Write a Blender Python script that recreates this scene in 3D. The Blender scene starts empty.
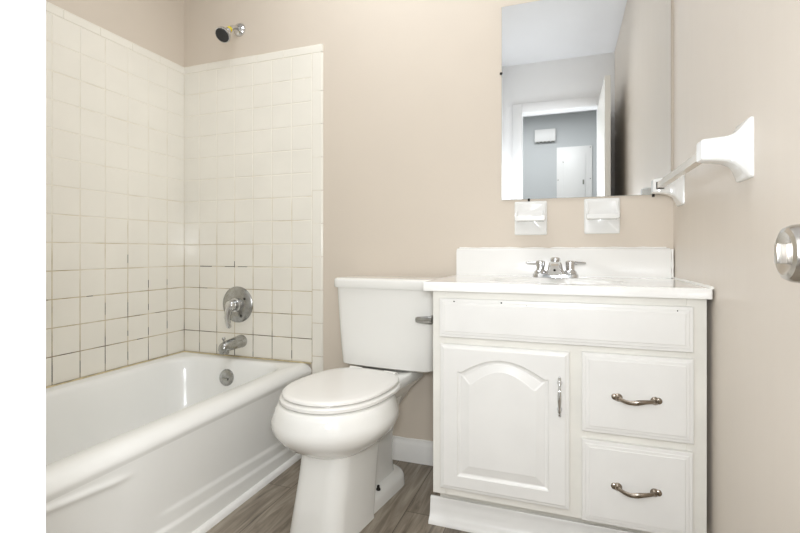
import bpy, bmesh, math, random
from mathutils import Vector, Matrix
random.seed(7)
S = bpy.context.scene
COL = S.collection
R = math.radians
PI = math.pi

# ------------------------------------------------------------------ camera, light, exposure
CAMH = 0.893
cam_d = bpy.data.cameras.new('camera')
cam = bpy.data.objects.new('camera', cam_d)
COL.objects.link(cam)
cam.location = (0, 0, CAMH)
cam.rotation_euler = (R(90), 0, R(19.76))
cam_d.sensor_width = 36
cam_d.lens = 36 * 462 / 800
cam_d.shift_y = -15.5 / 800
cam_d.clip_start = 0.02
S.camera = cam

S.view_settings.view_transform = 'Standard'
S.view_settings.look = 'None'
S.view_settings.gamma = 1
S.view_settings.use_curve_mapping = False
S.view_settings.exposure = 0.15

world = bpy.data.worlds.new('world')
S.world = world
world.use_nodes = True
world.node_tree.nodes['Background'].inputs[0].default_value = (0.9, 0.95, 1.0, 1)
world.node_tree.nodes['Background'].inputs[1].default_value = 0.3


def area(name, loc, rot, size, size_y, power, color):
    d = bpy.data.lights.new(name, 'AREA')
    d.shape = 'RECTANGLE'
    d.size, d.size_y = size, size_y
    d.energy = power
    d.color = color
    o = bpy.data.objects.new(name, d)
    COL.objects.link(o)
    o.location = loc
    o.rotation_euler = rot
    return o


area('added_ceiling_fill', (-0.72, 1.22, 2.42), (0, 0, 0), 1.0, 0.7, 8.5, (0.92, 0.955, 1.0))  # unseen fill added below the ceiling to brighten tub and walls, no fixture
area('added_hall_fill', (-0.25, -1.0, 2.42), (0, 0, 0), 1.0, 0.6, 15.0, (0.97, 0.985, 1.0))  # added fill, no known lamp; brightens the hall and its mirror reflection
area('photographer_bounce_flash_light', (-0.10, -0.05, 1.22), (R(158), 0, R(22)), 0.4, 0.4, 6.0, (0.92, 0.955, 1.0))
area('photographer_flash_light', (0.0, -0.03, 0.98), (R(86), 0, R(30)), 0.2, 0.2, 12.0, (0.92, 0.955, 1.0))

# ------------------------------------------------------------------ materials


def lin(c):
    def f(v):
        v /= 255.0
        return v / 12.92 if v <= 0.04045 else ((v + 0.055) / 1.055) ** 2.4
    return (f(c[0]), f(c[1]), f(c[2]), 1)


def mat(name, rgb, rough=0.5, metal=0.0, noise=0.0, nscale=8.0, bump=0.0, bscale=60.0, coat=0.0, stretch=None, rnoise=0.0):
    m = bpy.data.materials.new(name)
    m.use_nodes = True
    nt = m.node_tree
    b = nt.nodes['Principled BSDF']
    b.inputs['Base Color'].default_value = lin(rgb)
    b.inputs['Roughness'].default_value = rough
    b.inputs['Metallic'].default_value = metal
    if coat:
        b.inputs['Coat Weight'].default_value = coat
        b.inputs['Coat Roughness'].default_value = 0.05
    tc = nt.nodes.new('ShaderNodeTexCoord')
    mp = nt.nodes.new('ShaderNodeMapping')
    if stretch:
        mp.inputs['Scale'].default_value = stretch
    nt.links.new(tc.outputs['Object'], mp.inputs['Vector'])
    if noise:
        n = nt.nodes.new('ShaderNodeTexNoise')
        n.inputs['Scale'].default_value = nscale
        n.inputs['Detail'].default_value = 4
        nt.links.new(mp.outputs['Vector'], n.inputs['Vector'])
        r = nt.nodes.new('ShaderNodeValToRGB')
        a = lin(rgb)
        r.color_ramp.elements[0].position = 0.3
        r.color_ramp.elements[1].position = 0.7
        r.color_ramp.elements[0].color = tuple(v * (1 - noise) for v in a[:3]) + (1,)
        r.color_ramp.elements[1].color = tuple(min(1, v * (1 + noise * 0.5)) for v in a[:3]) + (1,)
        nt.links.new(n.outputs['Fac'], r.inputs['Fac'])
        nt.links.new(r.outputs['Color'], b.inputs['Base Color'])
        if rnoise:
            q = nt.nodes.new('ShaderNodeMapRange')
            q.inputs['To Min'].default_value = rough - rnoise
            q.inputs['To Max'].default_value = rough + rnoise
            nt.links.new(n.outputs['Fac'], q.inputs['Value'])
            nt.links.new(q.outputs['Result'], b.inputs['Roughness'])
    if bump:
        n2 = nt.nodes.new('ShaderNodeTexNoise')
        n2.inputs['Scale'].default_value = bscale
        n2.inputs['Detail'].default_value = 3
        nt.links.new(mp.outputs['Vector'], n2.inputs['Vector'])
        bp = nt.nodes.new('ShaderNodeBump')
        bp.inputs['Strength'].default_value = bump
        bp.inputs['Distance'].default_value = 0.002
        nt.links.new(n2.outputs['Fac'], bp.inputs['Height'])
        nt.links.new(bp.outputs['Normal'], b.inputs['Normal'])
    return m


M_WALL = mat('beige_wall_paint', (216, 204, 188), 0.55, noise=0.03, nscale=1.5, bump=0.15, bscale=90)
M_WALLR = mat('beige_satin_paint', (221, 211, 198), 0.38, noise=0.015, nscale=2.5, bump=0.2, bscale=9, stretch=(1, 5, 0.8))
M_WHITEWALL = mat('white_wall_paint', (247, 247, 247), 0.5, noise=0.015, nscale=3, bump=0.1, bscale=60)
M_HALL = mat('grey_hall_paint', (206, 209, 209), 0.6, noise=0.02, nscale=2)
M_CEIL = mat('ceiling_paint', (226, 226, 227), 0.8, noise=0.02, nscale=3, bump=0.2, bscale=120)
M_TRIM = mat('white_trim_paint', (244, 242, 237), 0.35, noise=0.03, nscale=14, bump=0.15, bscale=40)
M_DOOR = mat('door_paint', (236, 233, 226), 0.4, noise=0.02, nscale=6)
M_TUB = mat('tub_enamel', (245, 244, 239), 0.22, noise=0.02, nscale=4, coat=0.2)
M_PORC = mat('toilet_porcelain', (240, 238, 232), 0.10, noise=0.012, nscale=3, coat=0.5)
M_SEAT = mat('toilet_seat_plastic', (240, 237, 231), 0.2, noise=0.01, nscale=3)
M_CER = mat('white_ceramic', (238, 237, 233), 0.12, noise=0.01, nscale=5, coat=0.3)
M_CAB = mat('cabinet_paint', (236, 234, 229), 0.32, noise=0.025, nscale=9, bump=0.06, bscale=50)
M_FRAME = mat('cabinet_frame_paint', (236, 233, 224), 0.35, noise=0.05, nscale=11, bump=0.08, bscale=40)
M_TOP = mat('cultured_marble', (242, 240, 235), 0.16, noise=0.02, nscale=3, coat=0.3)
M_CHROME = mat('chrome', (214, 214, 214), 0.08, 1.0, noise=0.03, nscale=8)
M_WORN = mat('worn_chrome', (176, 176, 173), 0.24, 1.0, noise=0.22, nscale=45, bump=0.15, bscale=80)
M_NICKEL = mat('aged_nickel', (158, 147, 134), 0.26, 1.0, noise=0.25, nscale=30)
M_SATIN = mat('satin_nickel', (196, 192, 186), 0.24, 1.0, noise=0.04, nscale=10)
M_BLACK = mat('black_rubber', (52, 52, 52), 0.5, noise=0.1, nscale=30)
M_DARK = mat('dark_gap', (40, 36, 30), 0.8, noise=0.1, nscale=30)
M_YEL = mat('yellow_tape', (226, 205, 40), 0.5, noise=0.1, nscale=60)
M_CAULK = mat('old_caulk', (206, 190, 152), 0.6, noise=0.3, nscale=25, bump=0.3, bscale=60)
M_WCAULK = mat('white_caulk', (250, 248, 242), 0.5, noise=0.04, nscale=40, bump=0.4, bscale=70)
M_MILD = mat('mildew', (78, 70, 56), 0.8, noise=0.4, nscale=60)
M_BAR = mat('clear_towel_bar_plastic', (212, 200, 182), 0.12, noise=0.02, nscale=6, coat=0.4)
M_MIRROR = mat('mirror_silver', (238, 240, 241), 0.0, 1.0)
M_EDGE = mat('mirror_edge', (150, 150, 142), 0.3, 0.4, noise=0.1, nscale=30)
M_PLATE = mat('white_plastic', (244, 243, 240), 0.35, noise=0.01, nscale=9)


def tile_material():
    m = mat('cream_tile_glaze', (240, 235, 223), 0.16, noise=0.03, nscale=5, coat=0.3)
    return m


def grout_material():
    m = bpy.data.materials.new('stained_grout')
    m.use_nodes = True
    nt = m.node_tree
    b = nt.nodes['Principled BSDF']
    b.inputs['Roughness'].default_value = 0.8
    tc = nt.nodes.new('ShaderNodeTexCoord')
    sep = nt.nodes.new('ShaderNodeSeparateXYZ')
    nt.links.new(tc.outputs['Object'], sep.inputs[0])
    mr = nt.nodes.new('ShaderNodeMapRange')            # dirt that has settled into the lower joints
    mr.inputs['From Min'].default_value = 1.25
    mr.inputs['From Max'].default_value = 0.45
    nt.links.new(sep.outputs['Z'], mr.inputs['Value'])
    n = nt.nodes.new('ShaderNodeTexNoise')
    n.inputs['Scale'].default_value = 9
    n.inputs['Detail'].default_value = 6
    nt.links.new(tc.outputs['Object'], n.inputs['Vector'])
    ad = nt.nodes.new('ShaderNodeMath')
    ad.operation = 'MULTIPLY_ADD'
    nt.links.new(n.outputs['Fac'], ad.inputs[0])
    ad.inputs[1].default_value = 1.6
    ad.inputs[2].default_value = -0.85
    ad2 = nt.nodes.new('ShaderNodeMath')
    ad2.operation = 'MULTIPLY_ADD'
    nt.links.new(mr.outputs['Result'], ad2.inputs[0])
    ad2.inputs[1].default_value = 0.92
    nt.links.new(ad.outputs[0], ad2.inputs[2])
    r = nt.nodes.new('ShaderNodeValToRGB')
    e = r.color_ramp.elements
    e[0].position = 0.0
    e[0].color = lin((236, 230, 216))
    e[1].position = 1.0
    e[1].color = lin((92, 77, 52))
    k = e.new(0.35)
    k.color = lin((222, 212, 190))
    k = e.new(0.7)
    k.color = lin((190, 173, 136))
    nt.links.new(ad2.outputs[0], r.inputs['Fac'])
    nt.links.new(r.outputs['Color'], b.inputs['Base Color'])
    return m


def floor_material():
    m = bpy.data.materials.new('grey_brown_vinyl_plank')
    m.use_nodes = True
    nt = m.node_tree
    L = nt.links.new
    b = nt.nodes['Principled BSDF']
    b.inputs['Roughness'].default_value = 0.42
    tc = nt.nodes.new('ShaderNodeTexCoord')
    mp = nt.nodes.new('ShaderNodeMapping')
    mp.inputs['Rotation'].default_value = (0, 0, R(90))
    mp.inputs['Location'].default_value = (0.3, 0.062, 0)
    L(tc.outputs['Object'], mp.inputs['Vector'])
    br = nt.nodes.new('ShaderNodeTexBrick')
    br.offset = 0.37
    br.inputs['Scale'].default_value = 1.0
    br.inputs['Brick Width'].default_value = 1.2
    br.inputs['Row Height'].default_value = 0.152
    br.inputs['Mortar Size'].default_value = 0.0012
    br.inputs['Mortar Smooth'].default_value = 0.3
    br.inputs['Color1'].default_value = (0.1, 0.1, 0.1, 1)
    br.inputs['Color2'].default_value = (0.9, 0.9, 0.9, 1)
    br.inputs['Mortar'].default_value = (0.0, 0.0, 0.0, 1)
    L(mp.outputs['Vector'], br.inputs['Vector'])
    # grain: noise stretched along the plank, shifted from plank to plank
    mp2 = nt.nodes.new('ShaderNodeMapping')
    mp2.inputs['Scale'].default_value = (34, 3.2, 1)
    L(tc.outputs['Object'], mp2.inputs['Vector'])
    addv = nt.nodes.new('ShaderNodeVectorMath')
    addv.operation = 'MULTIPLY_ADD'
    L(br.outputs['Color'], addv.inputs[0])
    addv.inputs[1].default_value = (13, 7, 5)
    L(mp2.outputs['Vector'], addv.inputs[2])
    n1 = nt.nodes.new('ShaderNodeTexNoise')
    n1.inputs['Scale'].default_value = 1.0
    n1.inputs['Detail'].default_value = 8
    n1.inputs['Roughness'].default_value = 0.62
    n1.inputs['Distortion'].default_value = 1.2
    L(addv.outputs[0], n1.inputs['Vector'])
    mp3 = nt.nodes.new('ShaderNodeMapping')
    mp3.inputs['Scale'].default_value = (7, 2.2, 1)
    L(tc.outputs['Object'], mp3.inputs['Vector'])
    n2 = nt.nodes.new('ShaderNodeTexNoise')
    n2.inputs['Scale'].default_value = 1.0
    n2.inputs['Detail'].default_value = 3
    L(mp3.outputs['Vector'], n2.inputs['Vector'])
    mx0 = nt.nodes.new('ShaderNodeMath')
    mx0.operation = 'MULTIPLY_ADD'
    L(n2.outputs['Fac'], mx0.inputs[0])
    mx0.inputs[1].default_value = 0.5
    L(n1.outputs['Fac'], mx0.inputs[2])
    r = nt.nodes.new('ShaderNodeValToRGB')
    e = r.color_ramp.elements
    e[0].position = 0.5
    e[0].color = lin((82, 72, 61))
    e[1].position = 0.98
    e[1].color = lin((172, 161, 145))
    k = e.new(0.74)
    k.color = lin((138, 127, 112))
    L(mx0.outputs[0], r.inputs['Fac'])
    mix = nt.nodes.new('ShaderNodeMix')
    mix.data_type = 'RGBA'
    mix.inputs['B'].default_value = lin((70, 60, 50))
    L(br.outputs['Fac'], mix.inputs['Factor'])
    L(r.outputs['Color'], mix.inputs['A'])
    L(mix.outputs['Result'], b.inputs['Base Color'])
    bp = nt.nodes.new('ShaderNodeBump')
    bp.inputs['Strength'].default_value = 0.12
    bp.inputs['Distance'].default_value = 0.002
    L(n1.outputs['Fac'], bp.inputs['Height'])
    L(bp.outputs['Normal'], b.inputs['Normal'])
    return m


M_TILE = tile_material()
M_GROUT = grout_material()
M_FLOOR = floor_material()

# ------------------------------------------------------------------ mesh helpers


class MB:
    def __init__(self):
        self.bm = bmesh.new()

    def box(self, x0, x1, y0, y1, z0, z1, bev=0.0, seg=2):
        bm = self.bm
        v = [bm.verts.new((x, y, z)) for x in (x0, x1) for y in (y0, y1) for z in (z0, z1)]
        fs = [(0, 1, 3, 2), (4, 6, 7, 5), (0, 4, 5, 1), (2, 3, 7, 6), (0, 2, 6, 4), (1, 5, 7, 3)]
        faces = [bm.faces.new([v[i] for i in f]) for f in fs]
        if bev:
            es = set(e for f in faces for e in f.edges)
            bmesh.ops.bevel(bm, geom=list(es), offset=bev, segments=seg, affect='EDGES', profile=0.5)
        return self

    def loft(self, rings, cap0=True, cap1=True, closed=True):
        bm = self.bm
        rv = [[bm.verts.new(p) for p in r] for r in rings]
        n = len(rv[0])
        for a, b in zip(rv[:-1], rv[1:]):
            for i in range(n if closed else n - 1):
                j = (i + 1) % n
                bm.faces.new((a[i], a[j], b[j], b[i]))
        if cap0:
            bm.faces.new(list(reversed(rv[0])))
        if cap1:
            bm.faces.new(rv[-1])
        return self

    def tube(self, pts, radii, n=14, cap=True, sx=1.0, sy=1.0, up=None):
        pts = [Vector(p) for p in pts]
        if not hasattr(radii, '__len__'):
            radii = [radii] * len(pts)
        rings = []
        ref = Vector(up) if up else None
        for i, p in enumerate(pts):
            t = (pts[min(i + 1, len(pts) - 1)] - pts[max(i - 1, 0)]).normalized()
            if ref is None:
                ref = Vector((0, 0, 1)) if abs(t.z) < 0.9 else Vector((1, 0, 0))
            u = (ref - t * ref.dot(t)).normalized()
            w = t.cross(u)
            ref = u
            r = radii[i]
            rings.append([p + u * (math.cos(2 * PI * k / n) * r * sx) + w * (math.sin(2 * PI * k / n) * r * sy) for k in range(n)])
        return self.loft(rings, cap, cap)

    def lathe(self, base, axis, prof, n=28):
        """prof: list of (distance along axis, radius)"""
        base = Vector(base)
        a = Vector(axis).normalized()
        u = (Vector((0, 0, 1)) if abs(a.z) < 0.9 else Vector((1, 0, 0)))
        u = (u - a * u.dot(a)).normalized()
        w = a.cross(u)
        rings = [[base + a * d + u * (math.cos(2 * PI * k / n) * r) + w * (math.sin(2 * PI * k / n) * r) for k in range(n)]
                 for d, r in prof]
        return self.loft(rings)

    def prism(self, pts, ext, bev=0):
        """pts: 3-D outline, ext: extrusion vector"""
        e = Vector(ext)
        return self.loft([[Vector(p) for p in pts], [Vector(p) + e for p in pts]])

    def build(self, name, m, parent=None, loc=(0, 0, 0), sharp=38, smooth=True, mats=None):
        bm = self.bm
        bmesh.ops.remove_doubles(bm, verts=bm.verts, dist=1e-6)
        bmesh.ops.recalc_face_normals(bm, faces=bm.faces)
        if any(loc):
            bmesh.ops.translate(bm, verts=bm.verts, vec=-Vector(loc))
        me = bpy.data.meshes.new(name)
        bm.to_mesh(me)
        bm.free()
        me.materials.append(m)
        for k in (mats or []):
            me.materials.append(k)
        if smooth:
            for p in me.polygons:
                p.use_smooth = True
            me.set_sharp_from_angle(angle=R(sharp))
        o = bpy.data.objects.new(name, me)
        COL.objects.link(o)
        if parent is not None:
            o.parent = parent
        else:
            o.location = loc
        return o


def tag(o, label, cat, group=None):
    o['label'] = label
    o['category'] = cat
    if group:
        o['group'] = group
    return o


def thing(name, label, cat, loc, rz=0.0, group=None):
    o = bpy.data.objects.new(name, None)
    o.empty_display_size = 0.05
    COL.objects.link(o)
    o.location = loc
    o.rotation_euler = (0, 0, rz)
    return tag(o, label, cat, group)


def part(name, mb, m, root, world=True, **k):
    """mesh built in world coordinates becomes a child of an unrotated root"""
    top = root
    while top.parent:
        top = top.parent
    return mb.build(name, m, root, tuple(top.location) if world else (0, 0, 0), **k)


def struct(name, mb, m, **k):
    o = mb.build(name, m, None, **k)
    o['kind'] = 'structure'
    return o


def rrect(x0, x1, y0, y1, r, z, seg=6):
    """rounded rectangle ring in the xy plane; r may be 4 radii (x1y1, x0y1, x0y0, x1y0)"""
    if not hasattr(r, '__len__'):
        r = (r,) * 4
    out = []
    for (cx, cy, a0, rr) in ((x1 - r[0], y1 - r[0], 0, r[0]), (x0 + r[1], y1 - r[1], 90, r[1]), (x0 + r[2], y0 + r[2], 180, r[2]), (x1 - r[3], y0 + r[3], 270, r[3])):
        for i in range(seg + 1):
            a = R(a0 + 90 * i / seg)
            out.append((cx + rr * math.cos(a), cy + rr * math.sin(a), z))
    return out


def sellipse(cx, cy, hw, front, back, z, n=2.2, N=48, nb=None):
    """egg-like ring: y positive is the front"""
    out = []
    for i in range(N):
        a = 2 * PI * i / N
        c, s = math.cos(a), math.sin(a)
        e = n if s >= 0 else (nb or n)
        x = hw * math.copysign(abs(c) ** (2 / e), c)
        y = (front if s >= 0 else back) * math.copysign(abs(s) ** (2 / e), s)
        out.append((cx + x, cy + y, z))
    return out


# ------------------------------------------------------------------ room shell
XL, XR, YB, YF, ZC = -1.854, 0.358, 1.866, -0.25, 2.45
YW = 0.325           # face of the wall at the tub's foot
XW = -0.503          # white side of the entry passage
HX0, HX1, HY = -1.25, 1.15, -1.85

struct('floor', MB().box(HX0 - 0.8, HX1 + 0.1, HY - 0.1, YB + 0.1, -0.06, 0.0), M_FLOOR, smooth=False)
struct('ceiling', MB().box(HX0 - 0.8, HX1 + 0.1, HY - 0.1, YB + 0.1, ZC, ZC + 0.06), M_CEIL, smooth=False)
wall_back = struct('wall_back', MB().box(XL - 0.1, XR + 0.1, YB, YB + 0.1, 0, ZC), M_WALL, smooth=False)
wall_left = struct('wall_left', MB().box(XL - 0.1, XL, YW, YB, 0, ZC), M_WALL, smooth=False)
struct('wall_right', MB().box(XR, XR + 0.1, YF, YB, 0, ZC), M_WALLR, smooth=False)
struct('wall_foot', MB().box(XL - 0.1, XW, YF, YW, 0, ZC, 0.003), M_WHITEWALL)
DX0, DX1, DZ = -0.345, 0.235, 2.04
mb = MB().box(XL - 0.1, DX0, YF - 0.1, YF, 0, ZC).box(DX1, HX1, YF - 0.1, YF, 0, ZC).box(DX0, DX1, YF - 0.1, YF, DZ, ZC)
struct('wall_front', mb, M_WHITEWALL, smooth=False)
struct('wall_hall_far', MB().box(HX0, HX1, HY - 0.1, HY, 0, ZC), M_HALL, smooth=False)
struct('wall_hall_left', MB().box(HX0 - 0.1, HX0, HY - 0.1, YF - 0.1, 0, ZC), M_HALL, smooth=False)
struct('wall_hall_right', MB().box(HX1, HX1 + 0.1, HY - 0.1, YF - 0.1, 0, ZC), M_HALL, smooth=False)

# baseboard behind the toilet: flat face, small ogee on top, rough old caulk above it
prof = [(0, 0), (-0.014, 0), (-0.014, 0.070), (-0.011, 0.078), (-0.008, 0.082), (-0.006, 0.092), (0, 0.094)]
mb = MB()
mb.loft([[(x, YB + d, z) for d, z in prof] for x in (-1.04, -0.385)])
base_b = struct('baseboard_back', mb, M_TRIM, sharp=30)
mb = MB()
pts = [(-1.04 + 0.65 * i / 26, YB - 0.003 - 0.002 * random.random(), 0.0945 + 0.002 * random.random()) for i in range(27)]
mb.tube(pts, [0.0025 + 0.0015 * random.random() for _ in pts], 8)
mb.build('caulk', M_WCAULK, base_b)
# quarter round along the tub apron
XA = -1.094
mb = MB()
q = [(0, 0)] + [(0.017 * math.cos(R(a)), 0.02 * math.sin(R(a))) for a in range(0, 91, 15)]
mb.loft([[(XA + 0.002 + dx, y, z) for dx, z in q] for y in (YW, YB)])
struct('trim_1', mb, M_TRIM)
# door casing, room side and jamb lining
mb = MB()
cw = 0.075
mb.box(DX0 - cw, DX0, YF, YF + 0.014, 0, DZ + cw, 0.004).box(DX1, DX1 + cw, YF, YF + 0.014, 0, DZ + cw, 0.004)
mb.box(DX0, DX1, YF, YF + 0.014, DZ, DZ + cw, 0.004)
struct('trim_2', mb, M_WHITEWALL)


# ------------------------------------------------------------------ wall tile
def tiles(u_edges, v_edges, to3, gap=0.0021, thick=0.007, tilt=0.0003):
    """individual square tiles with eased edges; to3(u, v, d): d is the height off the wall"""
    mb = MB()
    for a, b in zip(u_edges[:-1], u_edges[1:]):
        for c, d in zip(v_edges[:-1], v_edges[1:]):
            g = gap / 2
            u0, u1, v0, v1 = a + g, b - g, c + g, d - g
            if u1 - u0 < 0.004:
                continue
            t = [random.uniform(-tilt, tilt) for _ in range(4)]
            e1, e2 = 0.0010, 0.0026
            rings = []
            for ins, dep in ((0, 0.0), (0, thick - 0.0022), (e1, thick - 0.0007), (e2, thick)):
                rings.append([to3(uu, vv, dep + (t[k] if dep > 0 else 0)) for k, (uu, vv) in
                              enumerate(((u0 + ins, v0 + ins), (u1 - ins, v0 + ins), (u1 - ins, v1 - ins), (u0 + ins, v1 - ins)))])
            mb.loft(rings, cap0=False)
    return mb


ZT = [0.379 + 0.1093 * i for i in range(14)]
ZCAP = 1.840
bx = [XL + 0.007] + [-1.097 - 0.1085 * k for k in range(6, -1, -1)]
ly = [YW] + [1.861 - 0.1082 * k for k in range(14, -1, -1) if 1.861 - 0.1082 * k > YW + 0.01]
to_back = lambda u, v, d: (u, YB - d, v)
to_left = lambda u, v, d: (XL + d, u, v)
tiles(bx, ZT, to_back).build('tile_panel', M_TILE, wall_back, smooth=False)
tiles(ly, ZT, to_left).build('tile_panel', M_TILE, wall_left, smooth=False)
# grout beds just below the tile faces
MB().box(XL, -1.054, YB - 0.0058, YB + 0.001, 0.378, ZCAP - 0.002).build('grout', M_GROUT, wall_back, smooth=False)
MB().box(XL - 0.001, XL + 0.0058, YW, YB, 0.378, ZCAP - 0.002).build('grout', M_GROUT, wall_left, smooth=False)


# bullnose caps: 6 inch pieces, rounded on the free edge
def bullnose(mbk, u0, u1, v0, v1, to3, free):
    g = 0.0012
    u0, u1, v0, v1 = u0 + g, u1 - g, v0 + g, v1 - g
    T = 0.0075
    prof = [(0, 0), (0, T - 0.001), (0.001, T)]
    W = (u1 - u0) if free == 'u1' else (v1 - v0)
    for a in range(0, 91, 15):
        prof.append((W - 0.008 + 0.008 * math.sin(R(a)), T * math.cos(R(a))))
    if free == 'u1':
        rings = [[to3(u0 + p, v, d) for p, d in prof] for v in (v0, v1)]
    else:
        rings = [[to3(u, v0 + p, d) for p, d in prof] for u in (u0, u1)]
    mbk.loft(rings)


mb = MB()
zs = [0.108 + 0.1517 * k for k in range(11)] + [ZT[-1]]
for a, b in zip(zs[:-1], zs[1:]):
    bullnose(mb, -1.097, -1.041, a, b, to_back, 'u1')
xs = [XL + 0.007] + [-1.097 - 0.1517 * k for k in range(4, -1, -1)] + [-1.041]
for a, b in zip(xs[:-1], xs[1:]):
    bullnose(mb, a, b, ZT[-1], ZCAP, to_back, 'v1')
mb.build('bullnose_trim', M_TILE, wall_back, sharp=40)
mb = MB()
ys = [1.861 - 0.1517 * k for k in range(11)][::-1]
ys = [YW] + [y for y in ys if y > YW + 0.01]
for a, b in zip(ys[:-1], ys[1:]):
    bullnose(mb, a, b, ZT[-1], ZCAP, to_left, 'v1')
mb.build('bullnose_trim', M_TILE, wall_left, sharp=40)

# mildew marks sitting in particular joints
mb = MB()


def bmark(u0, u1, v0, v1):
    mb.box(u0, u1, YB - 0.0066, YB - 0.004, v0, v1)


zj = [ZT[k] for k in range(14)]
bmark(bx[1] + 0.004, bx[1] + 0.078, zj[4] - 0.0016, zj[4] + 0.0016)
bmark(bx[2] + 0.05, bx[2] + 0.11, zj[4] - 0.0013, zj[4] + 0.0013)
bmark(bx[3] - 0.0015, bx[3] + 0.0015, zj[4] - 0.004, zj[4] + 0.026)
bmark(bx[3] + 0.02, bx[3] + 0.075, zj[4] - 0.0012, zj[4] + 0.0012)
bmark(bx[1] + 0.02, bx[1] + 0.05, zj[3] - 0.001, zj[3] + 0.001)
bmark(bx[2] - 0.001, bx[2] + 0.001, zj[0] + 0.01, zj[0] + 0.05)
bmark(bx[1] - 0.001, bx[1] + 0.001, zj[0] + 0.01, zj[0] + 0.05)
bmark(bx[3] - 0.0013, bx[3] + 0.0013, zj[0] + 0.005, zj[0] + 0.05)
bmark(bx[4] - 0.0014, bx[4] + 0.0014, zj[0] + 0.008, zj[0] + 0.028)
bmark(bx[6] - 0.0018, bx[6] + 0.0018, zj[0] + 0.012, zj[0] + 0.05)
mb.build('mildew_stain', M_MILD, wall_back, smooth=False)
mb = MB()


def lmark(u0, u1, v0, v1):
    mb.box(XL + 0.004, XL + 0.0066, u0, u1, v0, v1)


lys = sorted(ly)
n = len(lys)
rs = random.Random(3)
for k in range(2, n - 1):                              # upright joints of the lower rows
    for r_ in range(0, 5):
        if rs.random() < (0.75 if r_ < 2 else 0.35):
            h = rs.uniform(0.02, 0.07)
            z0 = zj[r_] + rs.uniform(0.004, 0.035)
            w = rs.uniform(0.0007, 0.0015)
            lmark(lys[k] - w, lys[k] + w, z0, z0 + h)
for r_ in range(1, 7):
    for k in range(3, n - 1):
        if rs.random() < (0.5 if r_ < 3 else 0.3):
            a = lys[k] + rs.uniform(0.0, 0.05)
            w = rs.uniform(0.0006, 0.0013)
            lmark(a, a + rs.uniform(0.02, 0.06), zj[r_] - w, zj[r_] + w)
mb.build('mildew_stain', M_MILD, wall_left, smooth=False)

# ------------------------------------------------------------------ bathtub
ZR = 0.377
tub = thing('bathtub', 'white enamel alcove bathtub below the cream tiled walls', 'bathtub', ((XL + XA) / 2, (YW + YB) / 2, 0))
ox0, ox1, oy0, oy1 = XL + 0.0078, XA, YW + 0.0015, YB - 0.0082
ix0, ix1, iy0, iy1 = XL + 0.062, XA - 0.085, YW + 0.10, YB - 0.062
mb = MB()
rings = []
for (ins, z) in ((0.0065, 0.3255), (0.005, 0.332), (0.003, 0.338), (0.003, 0.345), (0.006, 0.353), (0.012, 0.361), (0.021, 0.369), (0.032, 0.3745), (0.046, 0.377)):
    rings.append(rrect(ox0, ox1 - ins, oy0, oy1, 0.004, z, 8))
R0 = 0.105
for (ins, z) in ((0.0, 0.376), (0.008, 0.373), (0.015, 0.366), (0.020, 0.355), (0.027, 0.32), (0.037, 0.25), (0.049, 0.17), (0.062, 0.12), (0.085, 0.085), (0.125, 0.07)):
    foot = 1.0 + 2.2 * max(0, (0.36 - z) / 0.3)        # sloping backrest at the foot end
    rings.append(rrect(ix0 + ins, ix1 - ins, iy0 + ins * foot, iy1 - ins * 0.9, R0 + ins * 0.4, z, 8))
mb.loft(rings, cap0=False, cap1=True)
part('basin', mb, M_TUB, tub, sharp=70)
# apron with its pressed relief


def sst(a, b, x):
    t = max(0.0, min(1.0, (x - a) / (b - a)))
    return t * t * (3 - 2 * t)


def c0(y):
    return 0.344 - 0.098 * (y - 0.70)


def c1(y):
    return 0.129 - 0.041 * (y - 1.06)


def c2(y):
    return 0.081 - 0.033 * (y - 1.09)


mb = MB()
NY, NZ = 150, 70
rows = []
for j in range(NZ + 1):
    z = 0.0 + 0.326 * j / NZ
    row = []
    for i in range(NY + 1):
        y = oy0 + (oy1 - oy0) * i / NY
        x = ox1 - 0.0065 - 0.004 * math.sin(PI * z / 0.326)
        x += 0.004 * sst(1.00, 1.08, y) * sst(c1(y) + 0.008, c1(y) - 0.008, z)
        x += 0.0055 * sst(0.86, 1.0, y) * sst(c2(y) + 0.006, c2(y) - 0.006, z)
        x += 0.006 * sst(0.95, 0.86, y) * math.exp(-((z - c0(y) + 0.034) / 0.009) ** 2) * sst(0.326, 0.314, z)
        row.append((x, y, z))
    rows.append(row)
mb.loft(rows, False, False, closed=False)
part('apron', mb, M_TUB, tub, sharp=60)
# overflow plate on the faucet end wall
ovx, ovz = -1.506, 0.296
ovy = iy1 - 0.032
ax = Vector((0, -1, 0.16))
mb = MB().lathe((ovx, ovy + 0.006, ovz), ax, [(0, 0.039), (0.006, 0.039), (0.011, 0.036), (0.013, 0.028), (0.0135, 0.012), (0.013, 0.0)])
ov = part('overflow_plate', mb, M_WORN, tub)
mb = MB().tube([(ovx - 0.016, ovy - 0.010, ovz - 0.004), (ovx + 0.016, ovy - 0.010, ovz - 0.004)], 0.005, 10)
part('trip_lever', mb, M_WORN, ov)
mb = MB()
for (a, b) in (((XL + 0.0128, YW + 0.01, ZR + 0.001), (XL + 0.0128, YB - 0.014, ZR + 0.001)), ((XL + 0.014, YB - 0.0132, ZR + 0.001), (XA - 0.005, YB - 0.0132, ZR + 0.001))):
    pts = [Vector(a).lerp(Vector(b), i / 40) + Vector((0, 0, random.uniform(-0.0012, 0.0012))) for i in range(41)]
    mb.tube(pts, [random.uniform(0.003, 0.0047) for _ in pts], 8)
part('caulk_line', mb, M_CAULK, tub)

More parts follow.
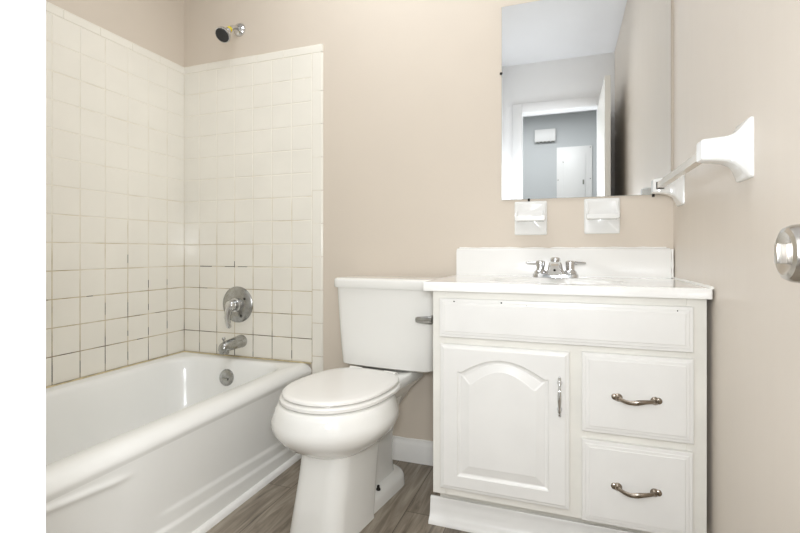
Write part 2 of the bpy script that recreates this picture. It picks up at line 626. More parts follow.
# ------------------------------------------------------------------ shower valve, spout, shower head
vx, vz = -1.510, 0.632
yf = YB - 0.007
val = thing('shower_valve', 'round chrome shower valve with drooping lever on the tiled end wall', 'faucet', (vx, yf, vz))
mb = MB().lathe((vx, yf, vz), (0, -1, 0), [(0, 0.088), (0.004, 0.088), (0.007, 0.085), (0.011, 0.072), (0.014, 0.066), (0.016, 0.05), (0.0175, 0.03), (0.018, 0)], 40)
part('escutcheon', mb, M_WORN, val)
mb = MB().lathe((vx + 0.004, yf - 0.016, vz), (0, -1, 0), [(0, 0.034), (0.012, 0.033), (0.014, 0.027), (0.036, 0.026), (0.04, 0.022), (0.042, 0)], 28)
part('hub', mb, M_CHROME, val)
hd = MB().lathe((vx + 0.004, yf - 0.050, vz), (0, -1, 0), [(0, 0.020), (0.004, 0.0245), (0.014, 0.0255), (0.022, 0.021), (0.026, 0.012), (0.0265, 0)], 26)
hd.tube([(vx + 0.002, yf - 0.060, vz - 0.008), (vx - 0.004, yf - 0.066, vz - 0.03), (vx - 0.007, yf - 0.068, vz - 0.055), (vx - 0.004, yf - 0.067, vz - 0.08), (vx + 0.002, yf - 0.065, vz - 0.100), (vx + 0.005, yf - 0.064, vz - 0.106)],
        [0.018, 0.0165, 0.014, 0.0125, 0.0115, 0.006], 16, up=(0, -1, 0))
part('lever_handle', hd, M_CHROME, val)
for dx, dz in ((0.03, -0.052), (0.05, 0.03)):
    mb = MB().lathe((vx + dx, yf - 0.012, vz + dz), (0, -1, 0), [(0, 0.006), (0.004, 0.006), (0.005, 0.004), (0.005, 0)], 12)
    part('screw', mb, M_DARK, val)

sx, sz = -1.486, 0.455
sp = thing('tub_spout', 'chrome tub spout with diverter knob above the bathtub rim', 'faucet', (sx, yf, sz))
mb = MB()
prof = [(0.0, 0.030, 0.030, 0), (0.006, 0.031, 0.031, 0), (0.014, 0.030, 0.030, 0), (0.05, 0.0285, 0.028, -0.001), (0.09, 0.0265, 0.0265, -0.003), (0.120, 0.0245, 0.025, -0.006), (0.138, 0.0215, 0.023, -0.010), (0.146, 0.016, 0.018, -0.014), (0.148, 0.006, 0.008, -0.016)]
rings = []
for d, rx, rz_, dz in prof:
    rings.append([(sx + rx * math.cos(2 * PI * k / 24), yf - d, sz + dz + rz_ * math.sin(2 * PI * k / 24)) for k in range(24)])
mb.loft(rings)
mb.lathe((sx, yf - 0.124, sz - 0.012), (0, 0, -1), [(0, 0.0215), (0.024, 0.0215), (0.025, 0.018), (0.016, 0.017), (0.016, 0)], 20)
part('spout_body', mb, M_WORN, sp)
mb = MB().lathe((sx, yf - 0.128, sz + 0.016), (0, 0, 1), [(0, 0.004), (0.012, 0.004), (0.013, 0.0075), (0.02, 0.0085), (0.023, 0.006), (0.023, 0)], 16)
part('diverter_knob', mb, M_WORN, sp)

hx, hz = -1.504, 1.976
sh = thing('overhead_shower', 'small chrome shower head with black face above the tile', 'shower head', (hx, YB, hz))
mb = MB().lathe((hx, YB, hz), (0, -1, 0), [(0, 0.033), (0.003, 0.033), (0.010, 0.029), (0.016, 0.018), (0.018, 0.011), (0.018, 0)], 28)
part('flange', mb, M_CHROME, sh)
e1 = Vector((hx, YB - 0.075, hz - 0.030))
mb = MB().tube([(hx, YB - 0.010, hz), (hx, YB - 0.030, hz), (hx, YB - 0.048, hz - 0.008), (hx, YB - 0.062, hz - 0.018), tuple(e1)], 0.0105, 16)
part('shower_arm', mb, M_CHROME, sh)
hdv = Vector((0.0, -0.70, -0.714)).normalized()
mb = MB().lathe(e1 - hdv * 0.004, hdv, [(0, 0.011), (0.0, 0.0135), (0.014, 0.0135), (0.014, 0)], 20)
part('thread_tape', mb, M_YEL, sh)
mb = MB().lathe(e1 + hdv * 0.010, hdv, [(0, 0.012), (0.004, 0.0145), (0.012, 0.0145), (0.016, 0.013), (0.022, 0.018), (0.045, 0.034), (0.054, 0.037), (0.058, 0.037), (0.060, 0.034), (0.060, 0)], 32)
part('head_shell', mb, M_CHROME, sh)
fc = e1 + hdv * 0.0698
mb = MB().lathe(fc, hdv, [(0, 0.033), (0.0022, 0.032), (0.003, 0.028), (0.003, 0)], 32)
u = Vector((1, 0, 0))
w = hdv.cross(u)
for ring_r, cnt in ((0.0, 1), (0.010, 6), (0.018, 10), (0.026, 14)):
    for k in range(cnt):
        a = 2 * PI * k / cnt
        mb.lathe(fc + hdv * 0.003 + u * (ring_r * math.cos(a)) + w * (ring_r * math.sin(a)), hdv, [(0, 0.0018), (0.002, 0.0013), (0.002, 0)], 6)
part('spray_face', mb, M_BLACK, sh)

# ------------------------------------------------------------------ toilet (local: x right, y towards the bowl front)
TH = R(8.5)
toil = thing('toilet', 'white porcelain two piece toilet with closed lid between bathtub and vanity', 'toilet', (-0.641, YB - 0.016, 0), 0)
toil.rotation_euler = (0, 0, R(180) - TH)
# local +y must point to the room: rotating by 180-th sends +y to (-sin, -cos) and +x to the left, so x is mirrored below


def T(pts):
    return [(-x, y, z) for x, y, z in pts]


TA = R(4.5)              # the tank sits a little askew on the bowl


def T2(pts):
    c, s_ = math.cos(TA), math.sin(TA)
    return T([(x * c + (y - 0.11) * s_, 0.11 - x * s_ + (y - 0.11) * c, z) for x, y, z in pts])


def tp(name, mb, m, root=toil, **k):
    return mb.build(name, m, root, (0, 0, 0), **k)


mb = MB()
CY = 0.478
rings = []
for (z, hw, fr, bk, n_) in ((0.232, 0.060, 0.075, 0.09, 2.4), (0.246, 0.090, 0.108, 0.12, 2.3), (0.264, 0.120, 0.146, 0.155, 2.25), (0.287, 0.150, 0.184, 0.185, 2.2), (0.313, 0.175, 0.213, 0.205, 2.15),
                            (0.336, 0.1895, 0.229, 0.213, 2.1), (0.353, 0.194, 0.233, 0.215, 2.1), (0.368, 0.192, 0.231, 0.213, 2.1), (0.395, 0.182, 0.221, 0.21, 2.1), (0.409, 0.176, 0.214, 0.205, 2.1), (0.4145, 0.168, 0.206, 0.20, 2.1)):
    rings.append(T(sellipse(0, CY, hw, fr, bk, z, n_)))
mb.loft(rings)
# rear deck that carries the tank
dk = []
for (z, hw, y0, y1) in ((0.30, 0.055, 0.12, 0.36), (0.355, 0.085, 0.08, 0.37), (0.392, 0.118, 0.055, 0.38), (0.400, 0.124, 0.05, 0.38), (0.428, 0.124, 0.05, 0.34), (0.434, 0.120, 0.054, 0.30)):
    dk.append(T(rrect(-hw, hw, y0, y1, min(0.04, hw * 0.5), z, 6)))
mb.loft(dk)
tp('bowl', mb, M_PORC, sharp=60)
# pedestal: square front column, recessed trapway, floor flange
mb = MB()
rings = []
for (z, hw, y0, y1, rr) in ((0.0, 0.100, 0.40, 0.640, 0.055), (0.02, 0.0985, 0.40, 0.637, 0.055), (0.10, 0.093, 0.38, 0.622, 0.055), (0.19, 0.089, 0.36, 0.602, 0.055), (0.245, 0.089, 0.345, 0.592, 0.055), (0.285, 0.094, 0.34, 0.592, 0.055)):
    rings.append(T(rrect(-hw, hw, y0, y1, (rr, rr, 0.02, 0.02), z, 7)))
mb.loft(rings)
rings = []
for (z, hw, y0, y1) in ((0.03, 0.052, 0.15, 0.45), (0.10, 0.047, 0.16, 0.45), (0.20, 0.050, 0.16, 0.45), (0.28, 0.062, 0.15, 0.46), (0.35, 0.08, 0.13, 0.46)):
    rings.append(T(rrect(-hw, hw, y0, y1, 0.05, z, 7)))
mb.loft(rings)
rings = []
for (z, ins) in ((0.0, 0.0), (0.030, 0.002), (0.042, 0.007), (0.050, 0.018), (0.054, 0.035)):
    rings.append(T(rrect(-0.088 + ins, 0.088 - ins, 0.115 + ins, 0.60, (0.04, 0.04, 0.075, 0.075), z, 8)))
mb.loft(rings)
tp('pedestal', mb, M_PORC, sharp=50)
for s in (-1, 1):
    mb = MB().lathe((s * 0.068, 0.335, 0.050), (0, 0, 1), [(0, 0.008), (0.004, 0.008), (0.004, 0.0055), (0.016, 0.005), (0.017, 0)], 12)
    tp('floor_bolt', mb, M_DARK)
# seat ring and lid


def seat_ring(z, grow, cy=0.470):
    return T(sellipse(0, cy, 0.172 + grow, 0.212 + grow, 0.220 + grow * 0.5, z, 2.15, 56, 2.9))


inner = lambda z, g: T(sellipse(0, 0.48, 0.115 + g, 0.145 + g, 0.135 + g, z, 2.1, 56))
mb = MB()
mb.loft([inner(0.418, 0), seat_ring(0.4165, -0.006), seat_ring(0.421, 0.0), seat_ring(0.429, 0.0), seat_ring(0.434, -0.006), inner(0.434, 0), inner(0.418, 0)], False, False)
tp('seat', mb, M_SEAT, sharp=50)
mb = MB()
rr = [(0.4375, -0.016), (0.4375, -0.006), (0.4400, -0.003), (0.4450, -0.003), (0.4490, -0.007), (0.4510, -0.018), (0.4520, -0.05), (0.4525, -0.10)]
mb.loft([seat_ring(z, g - 0.004) for z, g in rr])
tp('lid', mb, M_SEAT, sharp=50)
for s in (-1, 1):
    mb = MB()
    mb.tube([(s * 0.05, 0.262, 0.4425), (s * 0.10, 0.262, 0.4425)], 0.010, 14)
    mb.box(s * 0.075 - 0.014, s * 0.075 + 0.014, 0.248, 0.285, 0.4335, 0.4420, 0.003)
    tp('hinge', mb, M_SEAT)
for ax_, ay_, az_ in ((0.075, 0.635, 0.4365), (-0.075, 0.635, 0.4365), (0.13, 0.33, 0.4365), (-0.13, 0.33, 0.4365)):
    mb = MB().box(ax_ - 0.014, ax_ + 0.014, ay_ - 0.012, ay_ + 0.012, 0.4335, 0.4380, 0.001)
    tp('bumper', mb, M_SEAT)
# tank
mb = MB()
rings = []


def tank_ring(z, hw, y0, y1, bulge):
    N = 14
    rr_ = 0.032
    out = []
    base = rrect(-hw, hw, y0, y1, (rr_, rr_, 0.012, 0.012), 0, 7)
    # split the long edges so that the front can bow
    pts = []
    for i, p in enumerate(base):
        pts.append(p)
        q_ = base[(i + 1) % len(base)]
        if abs(p[0] - q_[0]) > 0.1:
            for k in range(1, N):
                t = k / N
                pts.append((p[0] + (q_[0] - p[0]) * t, p[1], 0))
    for (x, y, _) in pts:
        if y > (y0 + y1) / 2:
            y += bulge * (1 - (x / hw) ** 2)
        out.append((x, y, z))
    return T2(out)


for (z, hw, y0, y1, b_) in ((0.434, 0.160, 0.045, 0.165, 0.006), (0.436, 0.182, 0.03, 0.182, 0.008), (0.444, 0.194, 0.022, 0.192, 0.010), (0.50, 0.199, 0.018, 0.196, 0.010), (0.62, 0.206, 0.014, 0.202, 0.010), (0.735, 0.212, 0.012, 0.206, 0.010), (0.748, 0.212, 0.012, 0.206, 0.010)):
    rings.append(tank_ring(z, hw, y0, y1, b_))
mb.loft(rings)
tp('tank', mb, M_PORC, sharp=50)
mb = MB()
rings = []
for (z, ins) in ((0.7485, 0.006), (0.7485, 0.002), (0.752, 0.0), (0.775, 0.0), (0.781, 0.0015), (0.785, 0.006), (0.787, 0.016), (0.788, 0.05)):
    rings.append(tank_ring(z, 0.221 - ins, 0.006 + ins, 0.217 - ins, 0.010))
mb.loft(rings)
tp('tank_lid', mb, M_PORC, sharp=50)
# trip lever near the vanity side
mb = MB()
lx, lz = 0.204, 0.643
lv = MB().lathe((lx, 0.200, lz), (0, 1, 0), [(0, 0.014), (0.008, 0.014), (0.012, 0.011), (0.03, 0.010), (0.031, 0)], 18)
rings = []
for t, wv, hv in ((0.0, 0.009, 0.015), (0.02, 0.008, 0.0145), (0.04, 0.0065, 0.0125), (0.056, 0.006, 0.011), (0.062, 0.004, 0.008)):
    rings.append([(lx + 0.008 - t, 0.232 + wv * math.cos(2 * PI * k / 12) + t * 0.05, lz - 0.02 * t + hv * math.sin(2 * PI * k / 12)) for k in range(12)])
lv.loft(rings)
for v_ in lv.bm.verts:
    v_.co = T2([tuple(v_.co)])[0]
mb = lv
tp('flush_lever', mb, M_WORN)

# ------------------------------------------------------------------ vanity
VX0, VX1 = -0.394, 0.346
FY = 1.405                       # face frame
PY = 1.387                       # face of doors and drawers
van = thing('vanity_cabinet', 'white bathroom vanity cabinet with arched door and two drawers', 'cabinet', (-0.024, 1.63, 0))
mb = MB()
mb.box(VX0, VX0 + 0.016, 1.493, YB - 0.016, 0.0, 0.7685)
mb.box(VX0, VX0 + 0.016, FY + 0.006, 1.493, 0.135, 0.7685)
mb.box(VX1 - 0.016, VX1, 1.493, YB - 0.016, 0.0, 0.7685)
mb.box(VX1 - 0.016, VX1, FY + 0.006, 1.493, 0.135, 0.7685)
mb.box(VX0 + 0.016, VX1 - 0.016, FY + 0.01, YB - 0.016, 0.137, 0.150)
mb.box(VX0 + 0.016, VX1 - 0.016, YB - 0.024, YB - 0.016, 0.15, 0.768)
mb.box(VX0 + 0.016, VX1 - 0.016, 1.493, 1.503, 0.0, 0.137)
part('carcass', mb, M_FRAME, van, smooth=False)
mb = MB()
Y0, Y1 = FY, FY + 0.019
for (a, b, c, d) in ((VX0, -0.352, 0.134, 0.7685), (0.300, VX1, 0.134, 0.7685), (-0.004, 0.056, 0.17, 0.62)):
    mb.box(a, b, Y0, Y1, c, d, 0.0008, 1)
for (a, b, c, d) in ((-0.352, 0.300, 0.735, 0.7685), (-0.352, 0.300, 0.595, 0.640), (-0.352, 0.300, 0.134, 0.172), (0.056, 0.300, 0.352, 0.402)):
    mb.box(a, b, Y0 + 0.0003, Y1, c, d, 0.0008, 1)
part('face_frame', mb, M_FRAME, van)


def ring_xz(x0, x1, z0, ztop, y, nx=28, nz=4):
    """outline: bottom, right, top (following ztop), left"""
    out = []
    for i in range(nx):
        out.append((x0 + (x1 - x0) * i / nx, y, z0))
    zr = ztop(x1)
    for i in range(nz):
        out.append((x1, y, z0 + (zr - z0) * i / nz))
    for i in range(nx):
        x = x1 + (x0 - x1) * i / nx
        out.append((x, y, ztop(x)))
    zl = ztop(x0)
    for i in range(nz):
        out.append((x0, y, zl + (z0 - zl) * i / nz))
    return out


def slab_rings(x0, x1, z0, z1, steps, yfront, thick=0.0175):
    rings = []
    for ins, dep in [(0.0, thick)] + steps:
        rings.append(ring_xz(x0 + ins, x1 - ins, z0 + ins, (lambda x, zz=z1 - ins: zz), yfront + dep))
    return rings


EDGE = [(0.0, 0.0055), (0.0015, 0.0038), (0.009, 0.0032), (0.0105, 0.0018), (0.0175, 0.0014), (0.019, 0.0)]
# cabinet door with cathedral arch panel
dx0, dx1, dz0, dz1 = -0.367, 0.009, 0.160, 0.606
door = MB()
rings = slab_rings(dx0, dx1, dz0, dz1, [(0.0, 0.0055), (0.0015, 0.0038), (0.008, 0.003), (0.0095, 0.0010), (0.0125, 0.0)], PY)
px0, px1, pz0 = -0.313, -0.046, 0.205
zs_, ha = 0.523, 0.044


def arch(x, off, a, b):
    cxm = (a + b) / 2
    t = abs(x - cxm) / ((b - a) / 2)
    if t > 0.90:
        k = 0.06 * (1 - sst(0.90, 1.0, t))
        return zs_ - off + ha * k * 0.4 + 0.002 * sst(0.93, 1.0, t)
    return zs_ - off + ha * (0.024 + math.cos(t / 0.90 * PI / 2) ** 0.92)


for ins, dep in ((0.0, 0.0), (0.003, 0.0045), (0.007, 0.0065), (0.011, 0.0068), (0.013, 0.0055), (0.033, 0.0012), (0.035, 0.0004)):
    a, b = px0 + ins, px1 - ins
    rings.append(ring_xz(a, b, pz0 + ins, (lambda x, a=a, b=b, ins=ins: arch(x, ins, a, b)), PY + dep))
door.loft(rings)
cdoor = part('door', door, M_CAB, van, smooth=False)


def drawer_front(name, x0, x1, z0, z1):
    m_ = MB()
    m_.loft(slab_rings(x0, x1, z0, z1, EDGE, PY))
    return part(name, m_, M_CAB, van, smooth=False)


ffront = drawer_front('false_front', -0.370, 0.313, 0.6275, 0.7470)
dr1 = drawer_front('drawer', 0.042, 0.314, 0.389, 0.610)
dr2 = drawer_front('drawer', 0.042, 0.312, 0.139, 0.366)
# little screw holes left in the false front
for hx_, hz_ in ((-0.323, 0.738), (-0.180, 0.739), (-0.108, 0.733), (0.276, 0.735)):
    part('screw_hole', MB().lathe((hx_, PY + 0.0028, hz_), (0, -1, 0), [(0, 0.0026), (0.0008, 0.0024), (0.0012, 0.001), (0.0012, 0)], 10), M_DARK, ffront)


def pull(cx, cz, parent):
    """bow pull with a twisted middle and bean shaped feet"""
    m_ = MB()
    h = 0.0445
    pts, rad = [], []
    for i in range(25):
        t = -1 + 2 * i / 24
        out_ = 0.026 * (1 - abs(t) ** 2.6)
        pts.append((cx + h * t, PY - 0.004 - out_, cz - 0.0015 + 0.003 * math.sin(t * PI)))
        rad.append(0.0036 + 0.0022 * (1 - abs(t)) ** 1.3 + 0.002 * abs(t) ** 6)
    m_.tube(pts, rad, 12, sx=1.25, sy=0.9)
    for s in (-1, 1):
        m_.lathe((cx + s * h, PY, cz), (0, -1, 0), [(0, 0.011), (0.003, 0.0108), (0.006, 0.008), (0.010, 0.0055), (0.010, 0)], 18)
        m_.lathe((cx + s * (h + 0.009), PY, cz + 0.001), (0, -1, 0), [(0, 0.0085), (0.004, 0.008), (0.006, 0.005), (0.0065, 0)], 14)
    return part('handle', m_, M_NICKEL, parent)


pull(0.1785, 0.494, dr1)
pull(0.1775, 0.250, dr2)
# upright spindle pull on the door
m_ = MB()
hx_, hz0, hz1 = -0.017, 0.426, 0.537
prof = [(0, 0.002), (0.002, 0.0042), (0.006, 0.0046), (0.009, 0.0026), (0.012, 0.0040), (0.016, 0.0052), (0.022, 0.0044), (0.026, 0.0032), (0.034, 0.0042), (0.046, 0.0054), (0.0555, 0.0058)]
prof = prof + [(0.111 - d, r) for d, r in prof[::-1][1:]]
pts = [(hx_, PY - 0.006 - 0.020 * max(0, math.sin(PI * d / 0.111)) ** 0.55, hz0 + d) for d, r in prof]
m_.tube(pts, [r for d, r in prof], 12, up=(1, 0, 0))
for d in (0.018, 0.093):
    m_.lathe((hx_, PY, hz0 + d), (0, -1, 0), [(0, 0.0075), (0.003, 0.007), (0.006, 0.0045), (0.019, 0.0035), (0.019, 0)], 14)
part('handle', m_, M_CHROME, cdoor)

# toe kick moulding
mb = MB()
tprof = [(0.022, 0.0), (0.022, 0.0835), (0.015, 0.0845), (0.0125, 0.080), (0.013, 0.070), (0.010, 0.060), (0.008, 0.045), (0.006, 0.030), (0.001, 0.0205), (-0.006, 0.0165), (-0.011, 0.011), (-0.013, 0.004), (-0.013, 0.0)]
mb.loft([[(x, 1.468 + d, z * 0.94) for d, z in tprof] for x in (-0.424, 0.345)])
part('toe_moulding', mb, M_TRIM, van, sharp=35)

# countertop with integral bowl and backsplash
top = thing('vanity_countertop', 'glossy white countertop with integral sink bowl and backsplash on the vanity', 'countertop', (-0.034, 1.62, 0.770))
TX0, TX1, TY0, TY1 = -0.420, 0.353, 1.379, YB - 0.001
ZT0, ZT1 = 0.7695, 0.797
mb = MB()
NX, NYY = 76, 48
bcx, bcy, ba, bb_ = -0.035, 1.595, 0.205, 0.145


def top_z(x, y):
    r = math.hypot((x - bcx) / ba, (y - bcy) / bb_)
    z = ZT1
    if r < 1:
        z -= 0.115 * (1 - r ** 2.6) ** 0.8
    elif r < 1.12:
        z -= 0.0025 * (1 - (r - 1) / 0.12) ** 2
    return z


rows = []
e = 0.004
ysr = [TY0 + e] + [TY0 + 0.01 + (TY1 - TY0 - 0.01) * j / NYY for j in range(NYY + 1)]
xsr = [TX0 + e] + [TX0 + 0.01 + (TX1 - TX0 - 0.014) * i / NX for i in range(NX + 1)]
xsr[-1] = TX1 - e
for y in ysr:
    rows.append([(x, y, top_z(x, y)) for x in xsr])
mb.loft(rows, False, False, closed=False)
bm = mb.bm
# edges: front and both sides roll over
ed = [(0.0, 0.0), (0.0012, 0.0005), (0.0028, 0.0018), (0.004, 0.004), (0.004, ZT1 - ZT0)]
mb.loft([[(x, TY0 + e - o_, ZT1 - d_) for x in xsr] for o_, d_ in ed], False, False, closed=False)
mb.loft([[(TX0 + e - o_, y, ZT1 - d_) for y in ysr] for o_, d_ in ed], False, False, closed=False)
mb.loft([[(TX1 - e + o_, y, ZT1 - d_) for y in ysr] for o_, d_ in ed], False, False, closed=False)
mb.loft([[(TX0, TY0, ZT0), (TX1, TY0, ZT0)], [(TX0, TY1, ZT0), (TX1, TY1, ZT0)]], False, False, closed=False)
for sx_, ex in ((TX0 + e, -1), (TX1 - e, 1)):           # corner pieces
    rings = []
    for o_, d_ in ed:
        rings.append([(sx_ + ex * o_ * math.cos(R(a)), TY0 + e - o_ * math.sin(R(a)), ZT1 - d_) for a in range(0, 91, 30)])
    mb.loft(rings, False, False, closed=False)
part('counter_slab', mb, M_TOP, top, sharp=50)
# backsplash with rounded top
mb = MB()
bp = [(0.0, ZT1 - 0.002), (0.0, 0.893), (0.002, 0.899), (0.006, 0.903), (0.011, 0.904), (0.0205, 0.904), (0.0205, ZT1 - 0.002)]
mb.loft([[(x, YB - 0.0215 + d, z - (0.004 if q_ and z > 0.85 else 0)) for d, z in bp] for x, q_ in ((TX0 + 0.001, 1), (TX0 + 0.005, 0), (TX1 - 0.010, 0), (TX1 - 0.006, 1))])
part('backsplash', mb, M_TOP, top, sharp=40)
mb = MB()
pts = [(TX0 + 0.01 + 0.745 * i / 30, YB - 0.0035, 0.9045 + 0.0025 * math.sin(i * 1.7) * random.random()) for i in range(31)]
mb.tube(pts, [random.uniform(0.0022, 0.0045) for _ in pts], 8)
pts = [(XR - 0.0035, YB - 0.004 - 0.0 * i, 0.80 + 0.1 * i / 10) for i in range(11)]
mb.tube([(XR - 0.0065, YB - 0.020, p[2]) for p in pts], [random.uniform(0.003, 0.005) for _ in pts], 8)
pts = [(XR - 0.0035, TY0 + 0.012 + (YB - 0.024 - TY0 - 0.012) * i / 24, ZT1 + 0.001) for i in range(25)]
mb.tube(pts, [random.uniform(0.0035, 0.0055) for _ in pts], 8)
part('caulk', mb, M_WCAULK, top)
mb = MB().lathe((bcx, bcy, top_z(bcx, bcy) - 0.001), (0, 0, 1), [(0, 0.022), (0.003, 0.022), (0.004, 0.018), (0.002, 0.014), (0.002, 0)], 24)
part('drain', mb, M_CHROME, top)

# ------------------------------------------------------------------ sink faucet
fx, fy, fz = -0.037, 1.785, ZT1 + 0.0005
fau = thing('sink_faucet', 'two handle chrome faucet at the back of the vanity countertop', 'faucet', (fx, fy, fz))
mb = MB()
rings = []
for z, ins in ((0, 0.0), (0.010, 0.0005), (0.014, 0.004), (0.016, 0.010)):
    rings.append(rrect(fx - 0.080 + ins, fx + 0.080 - ins, fy - 0.027 + ins, fy + 0.027 - ins, 0.025 - ins, fz + z, 8))
mb.loft(rings)
part('base_plate', mb, M_CHROME, fau)
mb = MB()
rings = []
for (yo, zc, hw, hh) in ((0.014, 0.032, 0.031, 0.030), (-0.010, 0.033, 0.030, 0.028), (-0.035, 0.033, 0.0275, 0.024), (-0.065, 0.032, 0.0255, 0.020), (-0.085, 0.030, 0.0245, 0.0175), (-0.094, 0.0285, 0.0225, 0.0155)):
    y = fy + yo
    lean = 0.012 * sst(-0.05, -0.09, yo)          # the blunt tip leans forward at its top edge
    prof_ = [(-0.5, 1.0), (0.5, 1.0), (0.65, 0.7), (1.0, -0.85), (0.9, -1.0), (-0.9, -1.0), (-1.0, -0.85), (-0.65, 0.7)]
    rings.append([(fx + hw * a_, y - lean * (b_ + 1) / 2, fz + zc + hh * b_) for a_, b_ in prof_])
mb.loft(rings)
mb.loft([rrect(fx - a, fx + a, fy - b, fy + b * 0.6, 0.006, fz + z, 5) for z, a, b in ((0.012, 0.034, 0.036), (0.030, 0.027, 0.030), (0.052, 0.021, 0.024), (0.058, 0.015, 0.018))])
mb.lathe((fx, fy - 0.074, fz + 0.03), (0, 0, -1), [(0, 0.011), (0.020, 0.011), (0.021, 0.008), (0.021, 0)], 18)
part('spout', mb, M_CHROME, fau, sharp=30)
mb = MB().lathe((fx, fy + 0.012, fz + 0.05), (0, 0, 1), [(0, 0.004), (0.008, 0.004), (0.004, 0.016), (0.008, 0.018), (0.019, 0.017), (0.022, 0.012), (0.0225, 0)], 18)
part('lift_rod_knob', mb, M_CHROME, fau)
mb = MB().lathe((fx, fy - 0.1003, fz + 0.029), (0, -0.93, -0.36), [(0, 0.0045), (0.0008, 0.0042), (0.0008, 0)], 14)
part('emblem', mb, M_DARK, fau)
for s in (-1, 1):
    cx_ = fx + s * 0.052
    mb = MB().lathe((cx_, fy, fz + 0.013), (0, 0, 1), [(0, 0.024), (0.008, 0.022), (0.014, 0.0155), (0.018, 0.0150), (0.040, 0.0170), (0.044, 0.0165), (0.047, 0.012), (0.048, 0)], 24)
    rings = []
    for t, wv, hv, dz in ((0.0, 0.010, 0.008, 0.0), (0.015, 0.009, 0.0065, 0.0), (0.028, 0.008, 0.0052, 0.0), (0.038, 0.0075, 0.0045, 0.0), (0.043, 0.006, 0.0035, 0.0), (0.045, 0.003, 0.002, 0.0)):
        rings.append([(cx_ + s * (0.008 + t), fy + 0.004 + wv * math.cos(2 * PI * k / 12), fz + 0.052 + dz + hv * math.sin(2 * PI * k / 12)) for k in range(12)])
    mb.loft(rings)
    part('handle', mb, M_CHROME, fau)

# ------------------------------------------------------------------ mirror
MX0, MX1, MZ0, MZ1 = -0.240, 0.3495, 1.095, 1.86
mir = thing('mirror', 'large frameless wall mirror above the vanity faucet', 'mirror', ((MX0 + MX1) / 2, YB, MZ0))
part('backing', MB().box(MX0, MX1, YB - 0.0052, YB - 0.0005, MZ0, MZ1), M_EDGE, mir, smooth=False)
part('glass', MB().box(MX0 + 0.0006, MX1 - 0.0006, YB - 0.0064, YB - 0.0052, MZ0 + 0.0006, MZ1 - 0.0006), M_MIRROR, mir, smooth=False)
for (cx_, cz_) in ((-0.136, MZ0), (0.294, MZ0), (MX0, 1.597)):
    mb = MB()
    if cx_ == MX0:
        mb.box(cx_ - 0.007, cx_ + 0.003, YB - 0.009, YB - 0.0005, cz_ - 0.004, cz_ + 0.004, 0.001)
    else:
        mb.box(cx_ - 0.004, cx_ + 0.004, YB - 0.009, YB - 0.0005, cz_ - 0.0085, cz_ + 0.002, 0.001)
    part('clip', mb, M_DARK, mir)

# ------------------------------------------------------------------ ceramic holders below the mirror
HG = 'ceramic holders below the mirror'


def holder_meshes():
    plate = MB()
    rings = []
    for ins, d in ((0, 0), (0, 0.006), (0.002, 0.009), (0.005, 0.0105)):
        rings.append([(x, -d, z) for x, z, _ in [(p[0], p[1], 0) for p in rrect(-0.061 + ins, 0.061 - ins, ins, 0.131 - ins, 0.006, 0, 4)]])
    plate.loft(rings)
    tray = MB()
    # flared scoop: narrow at the wall under the top edge, widening to the front lip; hollow on top
    out_ = []
    for t, hw, zb, zt in ((0.0, 0.053, 0.052, 0.122), (0.3, 0.053, 0.052, 0.102), (0.65, 0.055, 0.052, 0.082), (0.92, 0.056, 0.052, 0.0715), (1.0, 0.0545, 0.054, 0.0695)):
        y = -0.009 - 0.052 * t
        out_.append([(-hw, y, zb + 0.004), (-hw + 0.004, y, zb), (hw - 0.004, y, zb), (hw, y, zb + 0.004), (hw, y, zt), (hw - 0.006, y, zt + 0.001), (hw - 0.010, y, zt - 0.006 * (t > 0 and t < 1)),
                     (-hw + 0.010, y, zt - 0.006 * (t > 0 and t < 1)), (-hw + 0.006, y, zt + 0.001), (-hw, y, zt)])
    tray.loft(out_)
    return plate, tray


def holder(loc, label):
    root = thing('soap_holder', label, 'soap dish', loc, 0, HG)
    p, t = holder_meshes()
    p.build('wall_plate', M_CER, root, sharp=35)
    t.build('tray', M_CER, root, sharp=35)
    return root


h1 = holder((-0.129, YB, 0.955), 'left one of two white ceramic soap holders on the wall under the mirror')
h2 = h1.copy()
COL.objects.link(h2)
h2.location = (0.125, YB, 0.957)
h2['label'] = 'right one of two white ceramic soap holders on the wall under the mirror'
for ch in list(h1.children):
    k = ch.copy()
    COL.objects.link(k)
    k.parent = h2

# ------------------------------------------------------------------ towel bar on the right wall
tb = thing('towel_bar', 'square towel bar held by two white ceramic posts on the right wall', 'towel bar', (XR, 1.44, 1.10))
BX, BZ = XR - 0.066, 1.109


def post(yc, zc, inward):
    m_ = MB()
    rings = []
    # plate against the wall flaring into a square arm
    for d, hw, hh, zo, r_ in ((0.0, 0.044, 0.062, 0.0, 0.006), (0.004, 0.044, 0.062, 0.0, 0.006), (0.007, 0.0425, 0.060, 0.0, 0.008), (0.012, 0.036, 0.052, 0.0, 0.009), (0.018, 0.030, 0.042, 0.001, 0.009),
                              (0.026, 0.026, 0.033, 0.002, 0.008), (0.040, 0.0245, 0.027, 0.003, 0.007), (0.060, 0.0235, 0.0245, 0.004, 0.006), (0.082, 0.0225, 0.0225, 0.004, 0.005), (0.086, 0.020, 0.020, 0.004, 0.004)):
        rings.append([(XR - d, yc + p[0], zc + zo + p[1]) for p in rrect(-hw, hw, -hh, hh, r_, 0, 5)])
    m_.loft(rings)
    return part('post', m_, M_CER, tb, sharp=40)


p1 = post(1.165, 1.105, 1)
p2 = post(1.745, 1.105, -1)


def diamond(r, y):
    return [(BX + r * math.cos(R(a)), y, BZ + r * math.sin(R(a))) for a in (45, 135, 225, 315)]


part('bar', MB().loft([diamond(0.0135, y) for y in (1.180, 1.7255)]), M_BAR, tb, smooth=False)
part('socket', MB().loft([diamond(0.0165, y) for y in (1.7200, 1.7225)]), M_DARK, p2, smooth=False)

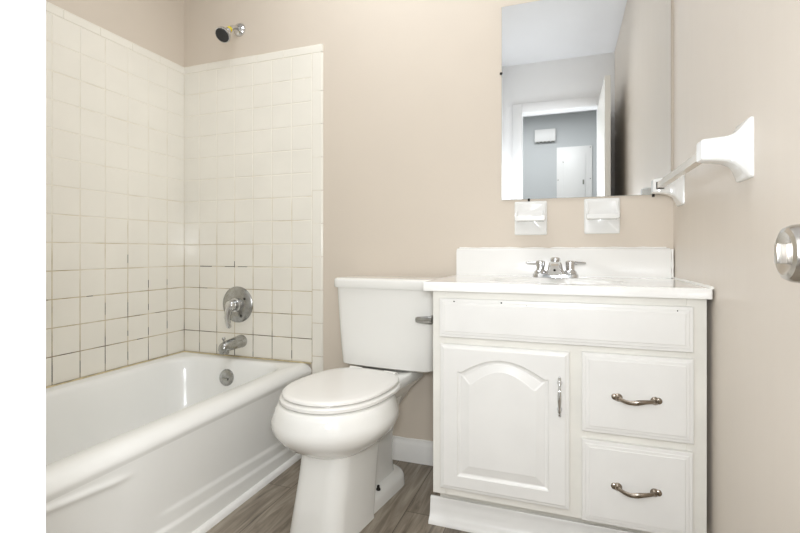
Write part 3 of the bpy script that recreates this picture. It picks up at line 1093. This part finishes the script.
# ------------------------------------------------------------------ room door, folded back against the right wall
door1 = MB()
DXA, DXB, DY0, DY1 = 0.232, 0.267, -0.228, 0.510
door1.box(DXA, DXB, DY0, DY1, 0.012, 2.01, 0.0015, 1)
door_1 = struct('door_1', door1, M_DOOR)
kz = 0.891
# knob set: rose on the face, neck, flared knob with turn button
ky = DY1 - 0.064


def knob(sgn, x0):
    m_ = MB().lathe((x0, ky, kz), (sgn, 0, 0), [(0, 0.032), (0.004, 0.032), (0.008, 0.028), (0.010, 0.014), (0.022, 0.012), (0.029, 0.016), (0.036, 0.0225), (0.045, 0.0252), (0.065, 0.0225), (0.069, 0.0205), (0.0705, 0.017), (0.069, 0.013), (0.069, 0)], 32)
    return m_.build('doorknob', M_SATIN, door_1)


kn = knob(-1, DXA)
MB().box(DXA - 0.0755, DXA - 0.0685, ky - 0.003, ky + 0.003, kz - 0.008, kz + 0.008, 0.001).build('turn_button', M_SATIN, kn)

# ------------------------------------------------------------------ hall things seen in the mirror
chm = thing('door_chime', 'white rectangular door chime box high on the grey hall wall', 'door chime', (-0.225, HY, 2.14))
part('cover', MB().box(-0.34, -0.11, HY, HY + 0.05, 2.145, 2.285, 0.006), M_PLATE, chm)
mb = MB()
for i in range(5):
    mb.box(-0.325 + 0.042 * i, -0.297 + 0.042 * i, HY + 0.004, HY + 0.046, 2.1405, 2.1455)
part('grille', mb, M_EDGE, chm, smooth=False)
pan = thing('electrical_panel', 'white metal breaker panel with hinged door on the grey hall wall', 'electrical panel', (0.09, HY, 1.2))
part('cover', MB().box(-0.10, 0.275, HY, HY + 0.015, 1.22, 2.07, 0.003), M_PLATE, pan)
pd = part('panel_door', MB().box(-0.025, 0.205, HY + 0.015, HY + 0.022, 1.32, 1.975, 0.003), M_PLATE, pan)
part('latch', MB().box(0.175, 0.190, HY + 0.022, HY + 0.028, 1.64, 1.69, 0.001), M_EDGE, pd)
for x_, z_ in ((-0.03, 1.90), (-0.03, 1.40), (-0.085, 1.70), (0.255, 2.05), (0.255, 1.70), (0.255, 1.25), (-0.085, 1.25)):
    part('screw', MB().lathe((x_, HY + 0.015, z_), (0, 1, 0), [(0, 0.006), (0.002, 0.0055), (0.003, 0.003), (0.003, 0)], 10), M_EDGE, pan)
